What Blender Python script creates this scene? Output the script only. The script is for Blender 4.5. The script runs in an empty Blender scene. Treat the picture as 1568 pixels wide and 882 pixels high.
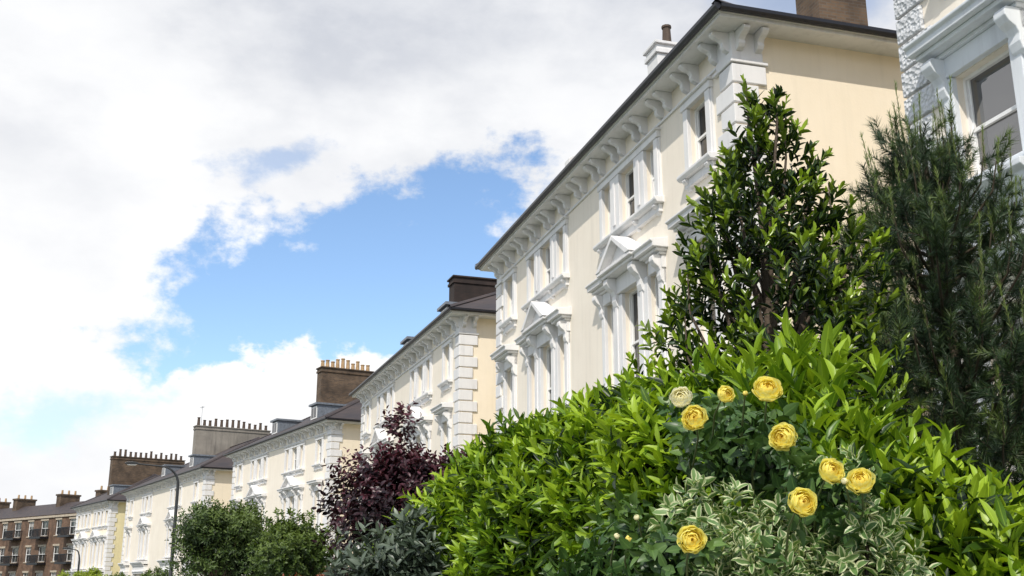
import bpy, math, random
import numpy as np
from mathutils import Vector, Matrix
rng=np.random.default_rng(11); random.seed(5)
scene=bpy.context.scene
scene.view_settings.view_transform='Standard'
scene.view_settings.look='None'
scene.view_settings.exposure=0

# ------------------------------------------------------------------ materials
def nmat(name):
    m=bpy.data.materials.new(name); m.use_nodes=True
    nt=m.node_tree; b=nt.nodes['Principled BSDF']
    return m,nt,b
def nd(nt,t,**k):
    n=nt.nodes.new(t)
    for a,v in k.items(): setattr(n,a,v)
    return n
def noise(nt,vec,scale,detail=5,rough=.55):
    n=nd(nt,'ShaderNodeTexNoise'); n.inputs['Scale'].default_value=scale
    n.inputs['Detail'].default_value=detail; n.inputs['Roughness'].default_value=rough
    if vec is not None: nt.links.new(vec,n.inputs['Vector'])
    return n.outputs['Fac']
def mapr(nt,fac,a,b,c=0.,d=1.,smooth=False):
    n=nd(nt,'ShaderNodeMapRange')
    if smooth: n.interpolation_type='SMOOTHSTEP'
    nt.links.new(fac,n.inputs[0])
    for i,v in zip((1,2,3,4),(a,b,c,d)): n.inputs[i].default_value=v
    return n.outputs[0]
def mixc(nt,fac,a,b,blend='MIX'):
    n=nd(nt,'ShaderNodeMix'); n.data_type='RGBA'; n.blend_type=blend
    for idx,v in ((0,fac),(6,a),(7,b)):
        if isinstance(v,(tuple,list)): n.inputs[idx].default_value=(v[0],v[1],v[2],1)
        elif isinstance(v,(int,float)): n.inputs[idx].default_value=v
        else: nt.links.new(v,n.inputs[idx])
    return n.outputs[2]
def mth(nt,op,a,b=None,c=None):
    n=nd(nt,'ShaderNodeMath'); n.operation=op
    for i,v in enumerate((a,b,c)):
        if v is None: continue
        if isinstance(v,(int,float)): n.inputs[i].default_value=v
        else: nt.links.new(v,n.inputs[i])
    return n.outputs[0]
def mapping(nt,vec,sc):
    n=nd(nt,'ShaderNodeMapping'); nt.links.new(vec,n.inputs[0]); n.inputs['Scale'].default_value=sc
    return n.outputs[0]
def objco(nt): return nd(nt,'ShaderNodeTexCoord').outputs['Object']
def bump(nt,b,h,strength,dist=.02):
    n=nd(nt,'ShaderNodeBump'); n.inputs['Strength'].default_value=strength; n.inputs['Distance'].default_value=dist
    nt.links.new(h,n.inputs['Height']); nt.links.new(n.outputs[0],b.inputs['Normal'])
def grey(nt,f):
    g=nd(nt,'ShaderNodeCombineColor')
    for i in range(3): nt.links.new(f,g.inputs[i])
    return g.outputs[0]
def stucco(name,c1,c2,dirt=.82,verm=False,rough=.75):
    m,nt,b=nmat(name); co=objco(nt)
    f=mapr(nt,noise(nt,co,.9,6),.35,.65)
    col=mixc(nt,f,c1,c2)
    st=mapr(nt,noise(nt,mapping(nt,co,(5,5,.45)),1.0,6,.6),.50,.75,1.0,dirt)
    col=mixc(nt,1.0,col,grey(nt,st),'MULTIPLY')
    if verm:
        v=nd(nt,'ShaderNodeTexVoronoi'); v.inputs['Scale'].default_value=16; nt.links.new(co,v.inputs['Vector'])
        h=mapr(nt,v.outputs['Distance'],.1,.5)
        col=mixc(nt,1.0,col,grey(nt,mapr(nt,h,0,1,1.0,.78)),'MULTIPLY')
        bump(nt,b,v.outputs['Distance'],.9,.04)
    else:
        bump(nt,b,noise(nt,co,22,6),.12,.02)
    nt.links.new(col,b.inputs['Base Color']); b.inputs['Roughness'].default_value=rough
    return m
def plain(name,c,rough=.6,var=.25,scale=8,metal=0,bmp=.1):
    m,nt,b=nmat(name); co=objco(nt)
    f=mapr(nt,noise(nt,co,scale,5),.3,.7)
    col=mixc(nt,f,tuple(x*(1-var) for x in c),tuple(min(1,x*(1+var)) for x in c))
    nt.links.new(col,b.inputs['Base Color']); b.inputs['Roughness'].default_value=rough; b.inputs['Metallic'].default_value=metal
    bump(nt,b,noise(nt,co,scale*4,4),bmp,.02)
    return m
def brickm(name,c1,c2,mortar,scale=1.0):
    m,nt,b=nmat(name); co=objco(nt)
    s=nd(nt,'ShaderNodeSeparateXYZ'); nt.links.new(co,s.inputs[0])
    c=nd(nt,'ShaderNodeCombineXYZ'); nt.links.new(mth(nt,'ADD',s.outputs[0],s.outputs[1]),c.inputs[0]); nt.links.new(s.outputs[2],c.inputs[1])
    t=nd(nt,'ShaderNodeTexBrick'); nt.links.new(c.outputs[0],t.inputs['Vector'])
    t.inputs['Scale'].default_value=scale; t.inputs['Brick Width'].default_value=.225; t.inputs['Row Height'].default_value=.075
    t.inputs['Mortar Size'].default_value=.008
    t.inputs['Color1'].default_value=(*c1,1); t.inputs['Color2'].default_value=(*c2,1); t.inputs['Mortar'].default_value=(*mortar,1)
    f=mapr(nt,noise(nt,co,1.2,6),.3,.7,.45,1.25)
    nt.links.new(mixc(nt,1.0,t.outputs['Color'],grey(nt,f),'MULTIPLY'),b.inputs['Base Color'])
    b.inputs['Roughness'].default_value=.85
    return m
def slatem():
    m,nt,b=nmat('slate'); co=objco(nt)
    s=nd(nt,'ShaderNodeSeparateXYZ'); nt.links.new(co,s.inputs[0])
    c=nd(nt,'ShaderNodeCombineXYZ'); nt.links.new(mth(nt,'ADD',s.outputs[0],mth(nt,'MULTIPLY',s.outputs[1],.37)),c.inputs[0]); nt.links.new(s.outputs[2],c.inputs[1])
    t=nd(nt,'ShaderNodeTexBrick'); nt.links.new(c.outputs[0],t.inputs['Vector']); t.inputs['Scale'].default_value=1
    t.inputs['Brick Width'].default_value=.3; t.inputs['Row Height'].default_value=.12; t.inputs['Mortar Size'].default_value=.006
    t.inputs['Color1'].default_value=(.075,.055,.05,1); t.inputs['Color2'].default_value=(.045,.038,.042,1); t.inputs['Mortar'].default_value=(.015,.015,.015,1)
    nt.links.new(t.outputs['Color'],b.inputs['Base Color']); b.inputs['Roughness'].default_value=.65
    return m
def glassm(name,ior):
    m,nt,b=nmat(name); co=objco(nt)
    f=mapr(nt,noise(nt,co,.8,2),.45,.6)
    nt.links.new(mixc(nt,f,(.010,.010,.012),(.030,.027,.024)),b.inputs['Base Color'])
    b.inputs['Roughness'].default_value=.03; b.inputs['IOR'].default_value=ior
    bump(nt,b,noise(nt,co,1.3,1),.12,.07)
    return m
TRIM=stucco('painted_trim',(.80,.79,.785),(.725,.725,.73),.84)
TRIMB=stucco('painted_trim_cool',(.74,.775,.81),(.68,.715,.755),.82)
VERM=stucco('vermiculated_quoin',(.80,.82,.84),(.74,.76,.79),.88,verm=True)
WALLW=stucco('stucco_front',(.88,.81,.70),(.84,.765,.655),.91)
WALLC=stucco('stucco_cream',(.88,.78,.62),(.84,.74,.575),.94)
WALLY=stucco('stucco_yellow',(.82,.74,.46),(.76,.68,.42),.9)
SLATE=slatem(); GLASS=glassm('window_glass',1.6); GLASSR=glassm('reflective_window_glass',2.7)
GUT=plain('black_gutter',(.012,.012,.016),.4)
FRAME=plain('sash_paint',(.82,.82,.81),.45,.04)
BLIND=plain('window_blind',(.30,.29,.27),.25,.12)
CH_BR=brickm('sooty_brick',(.15,.095,.055),(.085,.055,.035),(.12,.10,.08))
CH_GR=stucco('grey_render',(.30,.27,.23),(.20,.18,.155),.6)
CH_DK=brickm('dark_brick',(.045,.025,.02),(.03,.018,.016),(.03,.025,.02))
POT=plain('terracotta_pot',(.42,.28,.15),.8)
POTD=plain('dark_pot',(.08,.055,.04),.8)
BRICK=brickm('brown_brick',(.19,.105,.06),(.12,.065,.04),(.15,.12,.095))
LEAD=plain('lead_grey',(.16,.18,.21),.5)

# ------------------------------------------------------------------ mesh builder
def empty(name,loc=(0,0,0),rz=0):
    e=bpy.data.objects.new(name,None); e.location=loc; e.rotation_euler=(0,0,rz); e.empty_display_size=.3
    scene.collection.objects.link(e); return e
class MB:
    def __init__(s): s.v=[]; s.f=[]
    def quad(s,a,b,c,d):
        i=len(s.v); s.v+= [a,b,c,d]; s.f.append((i,i+1,i+2,i+3))
    def box(s,x0,x1,y0,y1,z0,z1):
        i=len(s.v)
        s.v+=[(x0,y0,z0),(x1,y0,z0),(x1,y1,z0),(x0,y1,z0),(x0,y0,z1),(x1,y0,z1),(x1,y1,z1),(x0,y1,z1)]
        s.f+=[tuple(i+k for k in q) for q in ((0,3,2,1),(4,5,6,7),(0,1,5,4),(1,2,6,5),(2,3,7,6),(3,0,4,7))]
    def prism(s,prof,x0,x1,axis='x'):
        i=len(s.v); n=len(prof)
        for x in (x0,x1):
            for (a,b) in prof:
                s.v.append((x,a,b) if axis=='x' else (a,x,b))
        s.f.append(tuple(range(i,i+n))); s.f.append(tuple(range(i+2*n-1,i+n-1,-1)))
        for k in range(n):
            k2=(k+1)%n; s.f.append((i+k,i+n+k,i+n+k2,i+k2))
    def cyl(s,x,y,z0,z1,r0,r1,n=10):
        i=len(s.v)
        for z,r in ((z0,r0),(z1,r1)):
            for k in range(n):
                a=2*math.pi*k/n; s.v.append((x+r*math.cos(a),y+r*math.sin(a),z))
        s.f.append(tuple(range(i+n-1,i-1,-1))); s.f.append(tuple(range(i+n,i+2*n)))
        for k in range(n): k2=(k+1)%n; s.f.append((i+k,i+k2,i+n+k2,i+n+k))
    def obj(s,name,mat,parent=None,bevel=0,smooth=False):
        if not s.v: return None
        me=bpy.data.meshes.new(name); me.from_pydata(s.v,[],s.f); me.materials.append(mat)
        if smooth:
            for p in me.polygons: p.use_smooth=True
        import bmesh
        bm=bmesh.new(); bm.from_mesh(me); bmesh.ops.recalc_face_normals(bm,faces=bm.faces); bm.to_mesh(me); bm.free()
        o=bpy.data.objects.new(name,me); scene.collection.objects.link(o)
        if parent: o.parent=parent
        if bevel:
            md=o.modifiers.new('b','BEVEL'); md.width=bevel; md.segments=2; md.limit_method='ANGLE'
        return o
CONS=[(-.02,0),(.36,0),(.40,-.05),(.40,-.12),(.33,-.2),(.22,-.26),(.17,-.34),(.18,-.44),(.14,-.54),(.07,-.6),(-.02,-.62)]
def console(mb,sc,w,ztop,k=1.0,kz=1.0):
    mb.prism([(-.02 if a<0 else a*k,ztop+b*kz) for a,b in CONS],sc-w/2,sc+w/2)
def console_side(mb,oc,w,ztop,k,kz,x0=0.0,sgn=-1):
    mb.prism([(x0+sgn*(-.02 if a<0 else a*k),ztop+b*kz) for a,b in CONS],oc-w/2,oc+w/2,axis='y')
def wallgrid(mb,L,H,holes,dep=.22):
    xs=sorted(set([0,L]+[h[0] for h in holes]+[h[1] for h in holes]))
    zs=sorted(set([0,H]+[h[2] for h in holes]+[h[3] for h in holes]))
    for a,b in zip(xs,xs[1:]):
        for c,d in zip(zs,zs[1:]):
            x=(a+b)/2; z=(c+d)/2
            if any(h[0]<x<h[1] and h[2]<z<h[3] for h in holes): continue
            mb.quad((a,0,c),(b,0,c),(b,0,d),(a,0,d))
    for x0,x1,z0,z1 in holes:
        mb.quad((x0,0,z0),(x0,-dep,z0),(x0,-dep,z1),(x0,0,z1)); mb.quad((x1,0,z0),(x1,-dep,z0),(x1,-dep,z1),(x1,0,z1))
        mb.quad((x0,0,z0),(x1,0,z0),(x1,-dep,z0),(x0,-dep,z0)); mb.quad((x0,0,z1),(x1,0,z1),(x1,-dep,z1),(x0,-dep,z1))
def sash(fr,gl,bl,x0,x1,z0,z1,pb=.16,bars=False):
    f=.045
    fr.box(x0,x0+f,-.21,-.10,z0,z1); fr.box(x1-f,x1,-.21,-.10,z0,z1)
    fr.box(x0+f,x1-f,-.21,-.103,z1-f,z1); fr.box(x0+f,x1-f,-.21,-.097,z0,z0+f*1.4)
    zm=(z0+z1)/2; fr.box(x0+f,x1-f,-.20,-.12,zm-.025,zm+.025)
    fr.box(x0+f,x0+f+.025,-.2,-.14,z0+f*1.4,z1-f); fr.box(x1-f-.025,x1-f,-.2,-.14,z0+f*1.4,z1-f)
    if bars:
        xm=(x0+x1)/2; fr.box(xm-.012,xm+.012,-.19,-.145,z0+f,z1-f)
    zt=z1
    if random.random()<pb:
        zt=z1-(z1-z0)*random.choice([.2,.35,.48]); bl.quad((x0,-.171,zt),(x1,-.171,zt),(x1,-.171,z1),(x0,-.171,z1))
    tl_=random.uniform(-.012,.012)
    gl.quad((x0,-.171,z0),(x1,-.171+tl_,z0),(x1,-.171+tl_,zt),(x0,-.171,zt))
def hood(t,x0,x1,z,proj):
    t.box(x0,x1,-.02,.10,z-.28,z); 
    t.box(x0-.03,x1+.03,-.02,.16,z,z+.06)
    t.box(x0-.08,x1+.08,-.02,proj-.1,z+.06,z+.13)
    t.prism([(-.02,z+.13),(proj,z+.13),(proj,z+.22),(proj+.05,z+.25),(proj+.05,z+.29),(-.02,z+.36)],x0-.14,x1+.14)
DOORP=plain('door_paint',(.05,.05,.07),.4)
def villa(corner,d,L,zg,wall=None,side=None,trim=None,quoin=None,chim=None,pot=None,dorm=(),chq=(2.2,5.6),chz=16.1,chw=.9,extra=(),win1w=.8,w1z=5.75,roof_h=3.2,pots=8,bev=0.012,step=False,aerial=False,glass=None,pb=.16):
    wall=wall or WALLW; side=side or WALLC; trim=trim or TRIM; quoin=quoin or trim
    e=empty('stucco_villa',(corner[0],corner[1],zg),math.atan2(d[1],d[0]))
    k=L/16.5; D=11.0; H=11.86; dz=w1z-6.6
    W=MB();T=MB();Q=MB();FR=MB();GL=MB();BL=MB();SD=MB()
    holes=[]; 
    sing=[1.5*k,L-1.5*k]; trip=[5.2*k,L-5.2*k]
    levels=((9.72,11.1),(w1z,8.15),(1.9,4.95+dz))
    for li,(z0,z1) in enumerate(levels):
        for c in sing:
            w=win1w if li else .8
            holes.append((c-w/2,c+w/2,z0,z1))
        for c in trip:
            holes.append((c-.45,c+.45,z0,z1))
            for sg in (-1,1): holes.append((c+sg*1.3-.27,c+sg*1.3+.27,z0,z1))
    wallgrid(W,L,H,holes)
    for h in holes: sash(FR,GL,BL,*h,pb=pb)
    SD.quad((0,0,0),(0,-D,0),(0,-D,H),(0,0,H)); SD.quad((L,0,0),(L,-D,0),(L,-D,H),(L,0,H)); SD.quad((0,-D,0),(L,-D,0),(L,-D,H),(0,-D,H))
    e4=.004
    def group(xa,xb,z0,z1,lvl,mull):
        jw=.2
        T.box(xa-jw,xa-e4,-.02,.08,z0+.001,z1); T.box(xb+e4,xb+jw,-.02,.08,z0+.001,z1)
        T.box(xa-jw-.05,xa-jw,-.02,.05,z0+.001,z1); T.box(xb+jw,xb+jw+.05,-.02,.05,z0+.001,z1)
        for a,b in mull:
            T.box(a+e4,b-e4,-.02,.085,z0+.001,z1)
            c=(a+b)/2; T.box(c-.07,c+.07,.085,.12,z0+.15,z1-.15)
        if lvl==0:
            T.box(xa-jw-.06,xb+jw+.06,-.02,.10,z1+e4,z1+.16); T.box(xa-jw-.1,xb+jw+.1,-.02,.16,z1+.16,z1+.21)
            T.prism([(-.02,z0-.15),(.17,z0-.15),(.22,z0-.09),(.22,z0-.03),(-.02,z0-e4)],xa-jw-.12,xb+jw+.12)
            T.box(xa-jw-.02,xb+jw+.02,-.02,.09,z0-.33,z0-.15)
            n=2 if not mull else 4
            for i in range(n):
                c=xa-.1+(xb-xa+.2)*i/(n-1); console(T,c,.13,z0-.152,.45,.4)
        if lvl==1:
            T.prism([(-.02,z0-.13),(.2,z0-.13),(.27,z0-.08),(.27,z0-.03),(-.02,z0-e4)],xa-jw-.12,xb+jw+.12)
    for li,(z0,z1) in enumerate(levels):
        for c in sing:
            w=win1w if li else .8
            group(c-w/2,c+w/2,z0,z1,li,[])
        for c in trip:
            group(c-1.57,c+1.57,z0,z1,li,[(c-1.03,c-.45),(c+.45,c+1.03)])
    z=8.45
    for c in sing:
        hw=win1w/2+.28
        hood(T,c-hw,c+hw,z,.42)
        for sg in (-1,1): console(T,c+sg*(hw-.1),.2,z-.003,.8,1.0)
    for c in trip:
        for sg in (-1,1):
            a,b=sorted((c+sg*.98,c+sg*1.85)); 
            if sg<0: hood(T,a,b-.14,z-.05,.36)
            else: hood(T,a+.14,b,z-.05,.36)
            console(T,c+sg*1.72,.2,z-.053,.75,1.0); console(T,c+sg*.74,.24,z+.09,.95,1.2)
        zz=z+.1; hw=.95
        T.box(c-hw+.12,c+hw-.12,-.02,.14,8.16,zz)
        T.box(c-hw,c+hw,-.02,.40,zz,zz+.08); T.box(c-hw-.06,c+hw+.06,-.02,.48,zz+.08,zz+.16)
        T.prism([(c-hw+.05,zz+.16),(c+hw-.05,zz+.16),(c,zz+.66)],-.02,.30,axis='y')
        for sg in (-1,1):
            T.prism([(c+sg*(hw+.10),zz+.162),(c+sg*(hw-.16),zz+.162),(c,zz+.70),(c,zz+.82)],-.02,.50,axis='y')
    for (a,b) in [(c-.95,c+.95) for c in sing]+[(c-2.0,c+2.0) for c in trip]:
        a=max(a,.06); b=min(b,L-.06)
        T.box(a,b,-.02,.34,5.35+dz,5.95+dz); T.prism([(-.02,5.5+dz),(.42,5.5+dz),(.40,5.6+dz),(.36,5.66+dz),(-.02,5.66+dz)],a-.03,b+.03)
        T.box(a-.03,b+.03,-.02,.40,5.95+dz,6.02+dz)
        n=int((b-a)/.13)
        for i in range(n): T.box(a+.03+i*.13,a+.1+i*.13,.3,.47,6.02+dz,6.12+dz)
        T.prism([(-.02,6.12+dz),(.52,6.12+dz),(.54,6.2+dz),(.62,6.26+dz),(.62,6.34+dz),(-.02,6.42+dz)],a-.10,b+.08)
        for c in (a+.15,b-.15): console(T,c,.24,5.35+dz,.85,1.2)
    T.box(.62,L-.62,-.02,.05,11.36,11.42)
    n=27; qh=11.2/n
    for cx_,sg in ((0,1),(L,-1)):
        for i in range(n):
            w=.66 if i%2 else .48; w2=.48 if i%2 else .66
            z0=i*qh+.022; z1=(i+1)*qh-.022
            a,b=sorted((cx_-sg*.06,cx_+sg*w))
            Q.box(a,b,-w2,.06,z0,z1)
    for cx_,sg in ((0,1),(L,-1)):
        a,b=sorted((cx_-sg*.09,cx_+sg*.70)); Q.box(a,b,-.70,.09,11.2,11.27)
        a,b=sorted((cx_-sg*.04,cx_+sg*.62)); Q.box(a,b,-.62,.04,11.27,11.86)
    S=.5
    T.box(-S,L+S,-D-S,S,H,11.93); T.box(-S-.03,L+S+.03,-D-S-.03,S+.03,11.93,12.0)
    np_=max(7,round(L/1.3)); 
    for i in range(np_):
        c=.38+(L-.76)*i/(np_-1)
        for off in (-.22,.22): 
            if i==0 and off<0: off=-.27
            console(T,c+off,.13,H-.002,1.0,.66)
    for oc in (-.12,-.52): console_side(T,oc,.14,H-.002,1.0,.66); console_side(T,oc,.14,H-.002,1.0,.66,L,1)
    G=MB(); 
    g0,g1=S+.03,S+.15
    gp=[(g0,11.98),(g0+.03,11.93),(g1-.03,11.93),(g1,11.98),(g1,12.05),(g0,12.05)]
    G.prism([(a,b) for a,b in gp],-g0-.1,L+g0+.1)
    G.prism([(-a,b+.0015) for a,b in gp],-D-g0-.1,g0+.0,axis='y')
    G.prism([(L+a,b+.0015) for a,b in gp],-D-g0-.1,g0+.0,axis='y')
    R=MB(); r=.62; A=(-r,r,12.04);B=(L+r,r,12.04);C=(L+r,-D-r,12.04);E=(-r,-D-r,12.04)
    m1=(5.0,-D/2,12.04+roof_h); m2=(L-5.0,-D/2,12.04+roof_h)
    R.v+=[A,B,C,E,m1,m2]; R.f+=[(0,1,5,4),(1,2,5),(2,3,4,5),(3,0,4),(0,3,2,1)]
    def ridge(p,q):
        p=Vector(p);q=Vector(q); dd=(q-p).normalized(); sd=dd.cross(Vector((0,0,1))).normalized()*.1; up=Vector((0,0,.09))
        i=len(R.v); R.v+=[tuple(p-sd),tuple(p+up),tuple(p+sd),tuple(q-sd),tuple(q+up),tuple(q+sd)]
        R.f+=[(i,i+1,i+4,i+3),(i+1,i+2,i+5,i+4)]
    ridge(A,m1);ridge(B,m2);ridge(m1,m2);ridge(E,m1)
    CH=MB(); P=MB(); 
    def stack(x0,x1,y0,y1,zb,zt,npot,lng='y',CH=CH):
        CH.box(x0,x1,y0,y1,zb,zt-.35); CH.box(x0-.06,x1+.06,y0-.06,y1+.06,zt-.35,zt-.22); CH.box(x0-.02,x1+.02,y0-.02,y1+.02,zt-.22,zt-.08); CH.box(x0-.09,x1+.09,y0-.09,y1+.09,zt-.08,zt)
        for i in range(npot):
            if lng=='y': px=(x0+x1)/2+random.uniform(-.05,.05); py=y0+(y1-y0)*(i+.5)/npot
            else: py=(y0+y1)/2; px=x0+(x1-x0)*(i+.5)/npot
            hh=random.choice([.5,.62,.42,.7]); P.cyl(px,py,zt,zt+hh,.14,.11); P.cyl(px,py,zt+hh,zt+hh+.06,.14,.14)
    mid=L/2
    stack(mid-chw/2,mid+chw/2,-chq[1],-chq[0],12.3,chz,pots)
    if step: CH.prism([(.45,12.1),(-5.5,12.1+roof_h+.2),(-5.5,12.3+roof_h+.2),(.45,12.42)],mid-.18,mid+.18)
    CH.obj('chimney_stack',chim or CH_BR,e,.01)
    for ex in extra:
        C2=MB(); stack(*ex[:7],lng=ex[7],CH=C2); C2.obj('chimney_stack',ex[8],e,.01)
    P.obj('chimney_pots',pot or POT,e)
    if aerial:
        AE=MB(); ax_=mid-.3; ay=-chq[0]-.4; AE.cyl(ax_,ay,chz,chz+1.7,.02,.015,6)
        zz=chz+1.6; AE.box(ax_-.45,ax_+.45,ay-.01,ay+.01,zz,zz+.02)
        for t in range(5): AE.box(ax_-.43+t*.2,ax_-.42+t*.2,ay-.2,ay+.2,zz+.02,zz+.03)
        AE.obj('tv_aerial',LEAD,e)
    DM=MB();DR=MB()
    for sx in dorm:
        DM.box(sx-.62,sx+.62,-3.6,-1.0,12.5,13.75); DR.box(sx-.72,sx+.72,-3.8,-.85,13.75,13.87)
        FR.box(sx-.5,sx+.5,-.995,-.95,12.9,13.65); GL.quad((sx-.43,-.945,12.97),(sx-.03,-.945,12.97),(sx-.03,-.945,13.6),(sx-.43,-.945,13.6)); GL.quad((sx+.03,-.945,12.97),(sx+.43,-.945,12.97),(sx+.43,-.945,13.6),(sx+.03,-.945,13.6))
    DM.obj('dormer_cheeks',LEAD,e); DR.obj('dormer_roofs',LEAD,e)
    W.obj('front_wall',wall,e); SD.obj('side_walls',side,e); T.obj('mouldings',trim,e,bev); Q.obj('quoins',quoin,e,.014)
    FR.obj('sash_frames',FRAME,e); GL.obj('window_panes',glass or GLASS,e); BL.obj('window_blinds',BLIND,e)
    G.obj('gutter',GUT,e); R.obj('roof',SLATE,e)
    DO=MB(); c=L/2
    for sg in (-1,1):
        x=c+sg*.95; DO.box(x-.5,x+.5,.004,.06,.9,3.1)
        for i in range(5): DO.box(x-.7,x+.7,.0,.35*(5-i),i*.17+.001,(i+1)*.17)
    DO.obj('doors_and_steps',DOORP,e)
    return e
def norm(a): 
    l=math.hypot(*a); return (a[0]/l,a[1]/l)
D1=norm((-.282,.959))
villa((10.30,-1.80),D1,16.5,0,wall=WALLW,side=WALLC,trim=TRIMB,quoin=VERM,win1w=1.05,w1z=6.6,glass=GLASSR,pb=0)
villa((4.20,18.58),D1,16.5,0,chim=TRIM,pot=POTD,chq=(2.1,3.0),chz=16.1,chw=.7,pots=1,step=True,
      extra=[(1.5,2.4,-4.2,-3.0,12.3,14.9,3,'y',CH_BR),(2.2,3.2,-8.6,-6.9,12.3,15.2,2,'y',CH_BR)])
villa((-1.918,39.1),norm((-.324,.946)),18.4,-.5,chim=CH_DK,chz=16.1,pots=0,dorm=(6.0,13.0))
villa((-10.24,61.15),norm((-.5015,.865)),19.3,-1.2,chim=CH_BR,chz=17.0,chq=(2.6,6.2),pots=10,dorm=(5.8,13.5))
villa((-23.02,81.96),norm((-.522,.853)),25.9,-1.7,wall=WALLW,side=WALLC,chim=CH_GR,pot=POTD,chz=17.0,chq=(2.4,9.0),pots=13,dorm=(8,17),aerial=True)
villa((-38.97,106.7),norm((-.58,.815)),12.5,-2.2,side=WALLY,wall=WALLC,chim=CH_BR,pot=POTD,chz=17.0,chq=(1.3,8.8),pots=14,dorm=(4,))

def terrace():
    dd=norm((-.77,.64)); e=empty('brick_terrace',(-49.5,126.5,-2.4),math.atan2(dd[1],dd[0])); L=30;H=12.4
    W=MB();FR=MB();GL=MB();BL=MB();T=MB();K=MB();R=MB();CH=MB();P=MB();S=MB()
    holes=[]
    for i in range(9):
        for j in range(4):
            x=1.7+i*3.3; z=1.0+j*3.0; w=1.3 if i%2 else 1.7; holes.append((x-w/2,x+w/2,z,z+1.75))
    wallgrid(W,L,H,holes)
    for h in holes:
        sash(FR,GL,BL,*h,pb=.3,bars=True); T.box(h[0]-.1,h[1]+.1,-.02,.06,h[3]+.004,h[3]+.22); T.box(h[0]-.1,h[1]+.1,-.02,.1,h[2]-.12,h[2]-.004)
    for i in range(0,9,2):
        for j in range(1,4):
            x=1.7+i*3.3; z=1.0+j*3.0
            K.box(x-1.3,x+1.3,.004,1.1,z-.38,z-.15)
            K.box(x-1.3,x+1.3,1.03,1.1,z+.68,z+.76)
            for q in range(17): K.box(x-1.28+q*.158,x-1.235+q*.158,1.04,1.08,z-.15,z+.68)
            for sx in (-1.3,1.24):
                K.box(x+sx,x+sx+.05,.004,1.03,z+.68,z+.75)
                for q in range(6): K.box(x+sx,x+sx+.04,.1+q*.16,.14+q*.16,z-.15,z+.68)
    T.box(-.05,L+.05,-.02,.18,H-.35,H-.1)
    S.quad((0,0,0),(0,-9,0),(0,-9,H),(0,0,H)); S.quad((L,0,0),(L,-9,0),(L,-9,H),(L,0,H)); S.quad((0,-9,0),(L,-9,0),(L,-9,H),(0,-9,H))
    R.v+=[(-.1,.1,H),(L+.1,.1,H),(L+.1,-9.1,H),(-.1,-9.1,H),(-.1,-3,H+1.7),(L+.1,-3,H+1.7),(L+.1,-6,H+1.7),(-.1,-6,H+1.7)]
    R.f+=[(0,1,5,4),(4,5,6,7),(7,6,2,3),(0,4,7,3),(1,2,6,5),(0,3,2,1)]
    for x in (.5,9.5,20.5,27.5):
        CH.box(x-.5,x+.5,-4.5,-2,H+.5,H+2.5); CH.box(x-.6,x+.6,-4.6,-1.9,H+2.5,H+2.7)
        for q in range(3): P.cyl(x,-4.1+q*.85,H+2.7,H+3.2,.14,.11)
    W.obj('front_wall',BRICK,e);S.obj('side_walls',BRICK,e);FR.obj('window_frames',FRAME,e);GL.obj('window_panes',GLASS,e);BL.obj('window_blinds',BLIND,e)
    T.obj('stone_bands',plain('stone',(.42,.36,.28),.8),e);K.obj('balconies',GUT,e);R.obj('roof',SLATE,e);CH.obj('chimneys',CH_BR,e);P.obj('chimney_pots',POT,e)
terrace()

# ------------------------------------------------------------------ ground, road, pavement
def gz(y): return float(np.interp(y,[20,57,81,105,130],[0,-.9,-1.6,-2.2,-2.4]))
poly=[(33.7,-100),(1.7,0),(-9.5,35),(-16,57),(-28.5,78),(-45,104),(-64,130),(-100,170),(-170,240)]
def offs(o):
    out=[]
    for i,p in enumerate(poly):
        a=Vector(poly[max(i-1,0)]); b=Vector(poly[min(i+1,len(poly)-1)]); t=(b-a).normalized(); out.append(Vector(p)+Vector((-t.y,t.x))*o)
    return out
def dens(pts):
    out=[]
    for a,b in zip(pts,pts[1:]):
        for k in range(8): out.append(a.lerp(b,k/8))
    out.append(pts[-1]); return out
def ribbon(name,o0,o1,h,mat,solid=None):
    a=dens(offs(o0)); b=dens(offs(o1)); m=MB()
    for i in range(len(a)-1):
        p,q,r_,s_=a[i],a[i+1],b[i+1],b[i]
        f=lambda v,hh=h:(v.x,v.y,gz(v.y)+hh)
        m.quad(f(p),f(q),f(r_),f(s_))
        if solid is not None:
            for u,v in ((p,q),(s_,r_)): m.quad(f(u),f(v),f(v,solid),f(u,solid))
    return m.obj(name,mat)
ASPH=plain('asphalt',(.05,.05,.052),.85,.25,3); PAVE=plain('paving',(.27,.26,.24),.85,.2,2); KERB=plain('kerb_stone',(.33,.32,.30),.8,.15,3)
GRASS=plain('garden_soil_and_grass',(.05,.075,.025),.9,.45,2); WHITE=plain('road_paint',(.75,.75,.72),.6,.08)
g=MB(); xs=np.linspace(-700,700,15); ys=[-700,-300,-50,20,57,81,105,130,300,1500]
for a,b in zip(xs,xs[1:]):
    for c,d in zip(ys,ys[1:]): g.quad((a,c,gz(c)),(b,c,gz(c)),(b,d,gz(d)),(a,d,gz(d)))
g.obj('ground',GRASS)
ribbon('road',3.15,11.15,.004,ASPH); ribbon('pavement',0.0,3.0,.12,PAVE,0); ribbon('kerb',3.003,3.15,.125,KERB,0); ribbon('kerb',11.15,11.3,.125,KERB,0); ribbon('pavement',11.303,14.3,.12,PAVE,0)
a=dens(dens(offs(7.1))); b=dens(dens(offs(7.2))); m=MB()
for i in range(0,len(a)-1,3):
    m.quad(*[(v.x,v.y,gz(v.y)+.009) for v in (a[i],a[i+1],b[i+1],b[i])])
m.obj('road_marking',WHITE)
m=MB(); a=dens(offs(-.05)); b=dens(offs(-.25))
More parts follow.
